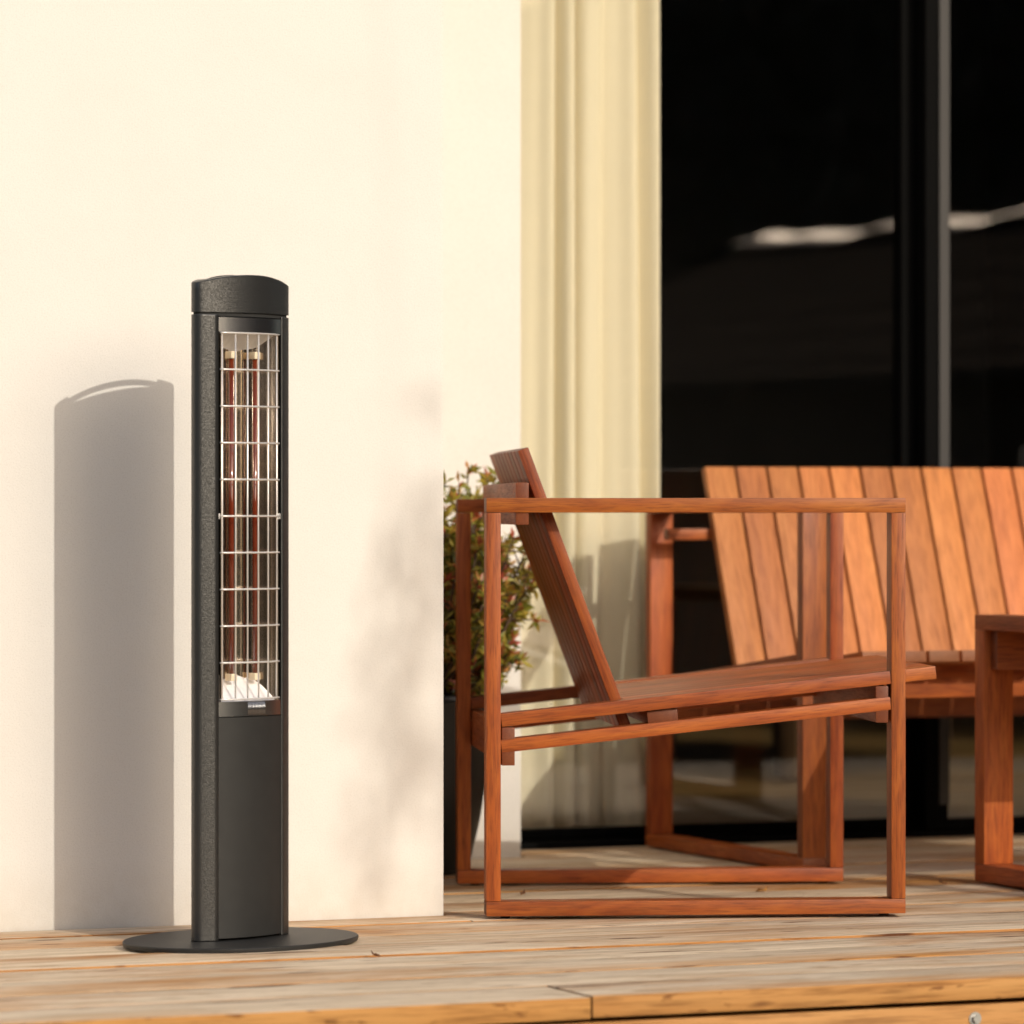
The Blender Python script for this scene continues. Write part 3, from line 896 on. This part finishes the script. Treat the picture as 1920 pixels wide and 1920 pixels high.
# ------------------------------------------------------------------ behind the camera: shed mirrored in the glass, hedges added to darken reflections
def hedge(pa, pb, label, nleaf, seed):  # unseen hedge, added to keep reflections in glass and heater dark
    e = empty("hedge", (0, 0, -0.36))
    tag(e, label, "hedge", "hedges added to darken reflections")
    rnd = random.Random(seed)
    A = Vector((*pa, 0)); B = Vector((*pb, 0))
    d = (B - A).normalized(); nrm = Vector((-d.y, d.x, 0)); Ln = (B - A).length
    if nrm.dot(Vector((2, 4, 0)) - A) < 0: nrm = -nrm
    items = []
    Hh = 4.3
    nx, nz = 60, 16
    vs, fs = [], []
    for i in range(nx + 1):
        for j in range(nz + 1):
            s = i / nx; z = Hh * j / nz
            off = rnd.uniform(-0.12, 0.12) + (0.25 if j == nz else 0) * -1
            p = A + d * (Ln * s) + nrm * off; vs.append((p.x, p.y, z * (1 + 0.02 * rnd.uniform(-1, 1))))
    for i in range(nx):
        for j in range(nz):
            a = i * (nz + 1) + j; fs.append((a, a + 1, a + nz + 2, a + nz + 1))
    core = from_py("core", vs, fs, M['bark'], e)
    md = core.modifiers.new("solid", 'SOLIDIFY'); md.thickness = 0.7; md.offset = 1 if False else -1
    for k in range(nleaf):
        p = A + d * rnd.uniform(0, Ln) + nrm * rnd.gauss(0.12, 0.12) + Vector((0, 0, rnd.uniform(0, Hh + 0.1)))
        ld = Vector((rnd.gauss(0, 1), rnd.gauss(0, 1), rnd.gauss(0, 1)))
        items.append((p, ld, rnd.uniform(0.06, 0.13), rnd.uniform(0.03, 0.06), rnd.random()))
    leaves_mesh("foliage", items, M['hedge_leaf'], e)
hedge((16.5, -9.0), (6.2, 9.8), "tall dense dark hedge added out of view so the glass doors reflect black", 26000, 3)
hedge((-12.0, -8.2), (15.6, -9.6), "tall dense dark hedge added out of view so the heater reflector looks dark", 30000, 4)

def shed():
    e = empty("garden_shed", (8.15, 3.60, -0.36), R(109.5))
    tag(e, "low garden shed with dark shingle roof and zinc ridge", "shed")
    zr, hw, ln, eave = 1.745 + 0.36, 1.9, 2.7, 1.05 + 0.36
    block("wall", (-ln + 0.15, -hw + 0.25, 0.0), (ln - 0.15, hw - 0.25, eave - 0.0), M['shingle'], e)
    for s in (-1, 1):
        sl = Vector((0, -s * hw, zr - eave)).normalized()
        n = 12
        for k in range(n):
            t0 = k / n; t1 = (k + 1.25) / n
            p0 = Vector((0, s * hw, eave)).lerp(Vector((0, 0, zr)), t0)
            p1 = Vector((0, s * hw, eave)).lerp(Vector((0, 0, zr)), min(1, t1))
            up = Vector((1, 0, 0)).cross(sl) * (1 if s < 0 else -1)
            if up.z < 0: up = -up
            c = (p0 + p1) / 2 + up * (0.012 if k % 2 else 0.004) + up * 0.012 * (1 - 0)
            member("shingle_course", c + Vector((-ln, 0, 0)), c + Vector((ln, 0, 0)), (p1 - p0).length, 0.02, M['shingle'], e, up=up, bev=0)
    vs, fs = [], []
    n = 40
    rnd = random.Random(2)
    for k in range(n + 1):
        x = -ln + 2 * ln * k / n
        w = 0.016 * math.sin(k * 0.8) + rnd.uniform(-0.012, 0.012)
        for yy, zz in ((-0.20, -0.03), (-0.03, 0.022), (0.03, 0.022), (0.20, -0.03)):
            vs.append((x, yy, zr + 0.03 + zz + w))
    for k in range(n):
        for q in range(3):
            a = k * 4 + q; fs.append((a, a + 4, a + 5, a + 1))
    o = from_py("ridge_cap", vs, fs, M['zinc'], e, True)
    md = o.modifiers.new("solid", 'SOLIDIFY'); md.thickness = 0.004
shed()

# young tree outside the picture whose hanging shoots dapple the wing wall
def tree():
    def SR(s, r, z): # s: across the sunlight, r: towards the sun
        return Vector((-sy * s + sx * r, sx * s + sy * r, z))
    base = SR(2.5, 0.4, -0.36)
    e = empty("birch_tree", base)
    tag(e, "slender young tree beside the deck with hanging leafy shoots", "tree")
    rnd = random.Random(8)
    def loc(v): return v - base
    bm = bmesh.new()
    tube_bm(bm, [loc(SR(2.5, 0.4, -0.36)), loc(SR(2.48, 0.42, 1.6)), loc(SR(2.54, 0.38, 3.4)), loc(SR(2.5, 0.45, 5.0)), loc(SR(2.52, 0.4, 6.2))], [0.06, 0.05, 0.04, 0.025, 0.01], 10)
    from_bm("trunk", bm, M['bark'], e, True)
    items = []
    bm = bmesh.new()
    # crown
    for k in range(26):
        z = rnd.uniform(4.9, 6.0); a = rnd.uniform(0, 2 * math.pi); l = rnd.uniform(0.4, 0.9)
        p0 = SR(2.5, 0.42, z); p1 = p0 + Vector((l * math.cos(a), l * math.sin(a), rnd.uniform(0.1, 0.5)))
        tube_bm(bm, [loc(p0), loc(p0.lerp(p1, .5) + Vector((0, 0, .06))), loc(p1)], [0.012, 0.008, 0.003], 5, False)
        for q in range(46):
            p = p0.lerp(p1, rnd.uniform(0.25, 1.05)) + Vector((rnd.gauss(0, .1), rnd.gauss(0, .1), rnd.gauss(0, .1)))
            items.append((loc(p), Vector((rnd.gauss(0, 1), rnd.gauss(0, 1), rnd.gauss(-.4, 1))), rnd.uniform(.05, .08), rnd.uniform(.03, .045), rnd.random()))
    # drooping branch towards the wall
    s_t = -sy * 0 + 0
    tgt = []
    WX, WY = -0.16, 6.84
    sw_ = -sy * WX + sx * WY; rw = sx * WX + sy * WY
    far = 6.0
    zoff = far * math.tan(R(SUN_EL))
    br = [SR(2.5, 0.42, 5.2), SR(3.3, 0.6, 6.1), SR(sw_ - 0.30, rw + far, 2.45 + zoff), SR(sw_ - 0.06, rw + far, 1.9 + zoff), SR(sw_ - 0.015, rw + far, 0.75 + zoff), SR(sw_ - 0.04, rw + far, 0.25 + zoff)]
    tube_bm(bm, [loc(p) for p in br], [0.022, 0.014, 0.004, 0.0018, 0.0015, 0.001], 6, False)
    def cluster(ds, z, n, sp_s, sp_z):
        for q in range(n):
            p = SR(sw_ + ds + rnd.gauss(0, sp_s), rw + far + rnd.gauss(0, 0.05), z + zoff + rnd.gauss(0, sp_z))
            items.append((loc(p), Vector((rnd.gauss(0, .7), rnd.gauss(0, .7), -1)), rnd.uniform(.045, .07), rnd.uniform(.018, .028), rnd.random()))
    cluster(-0.005, 0.54, 44, 0.026, 0.06)
    cluster(-0.04, 0.40, 30, 0.03, 0.06)
    cluster(0.00, 0.28, 46, 0.026, 0.05)
    cluster(-0.05, 0.16, 24, 0.03, 0.05)
    cluster(0.05, 0.68, 16, 0.025, 0.05)
    from_bm("branches", bm, M['bark'], e, True)
    leaves_mesh("crown", items, M['tree_leaf'], e)
tree()
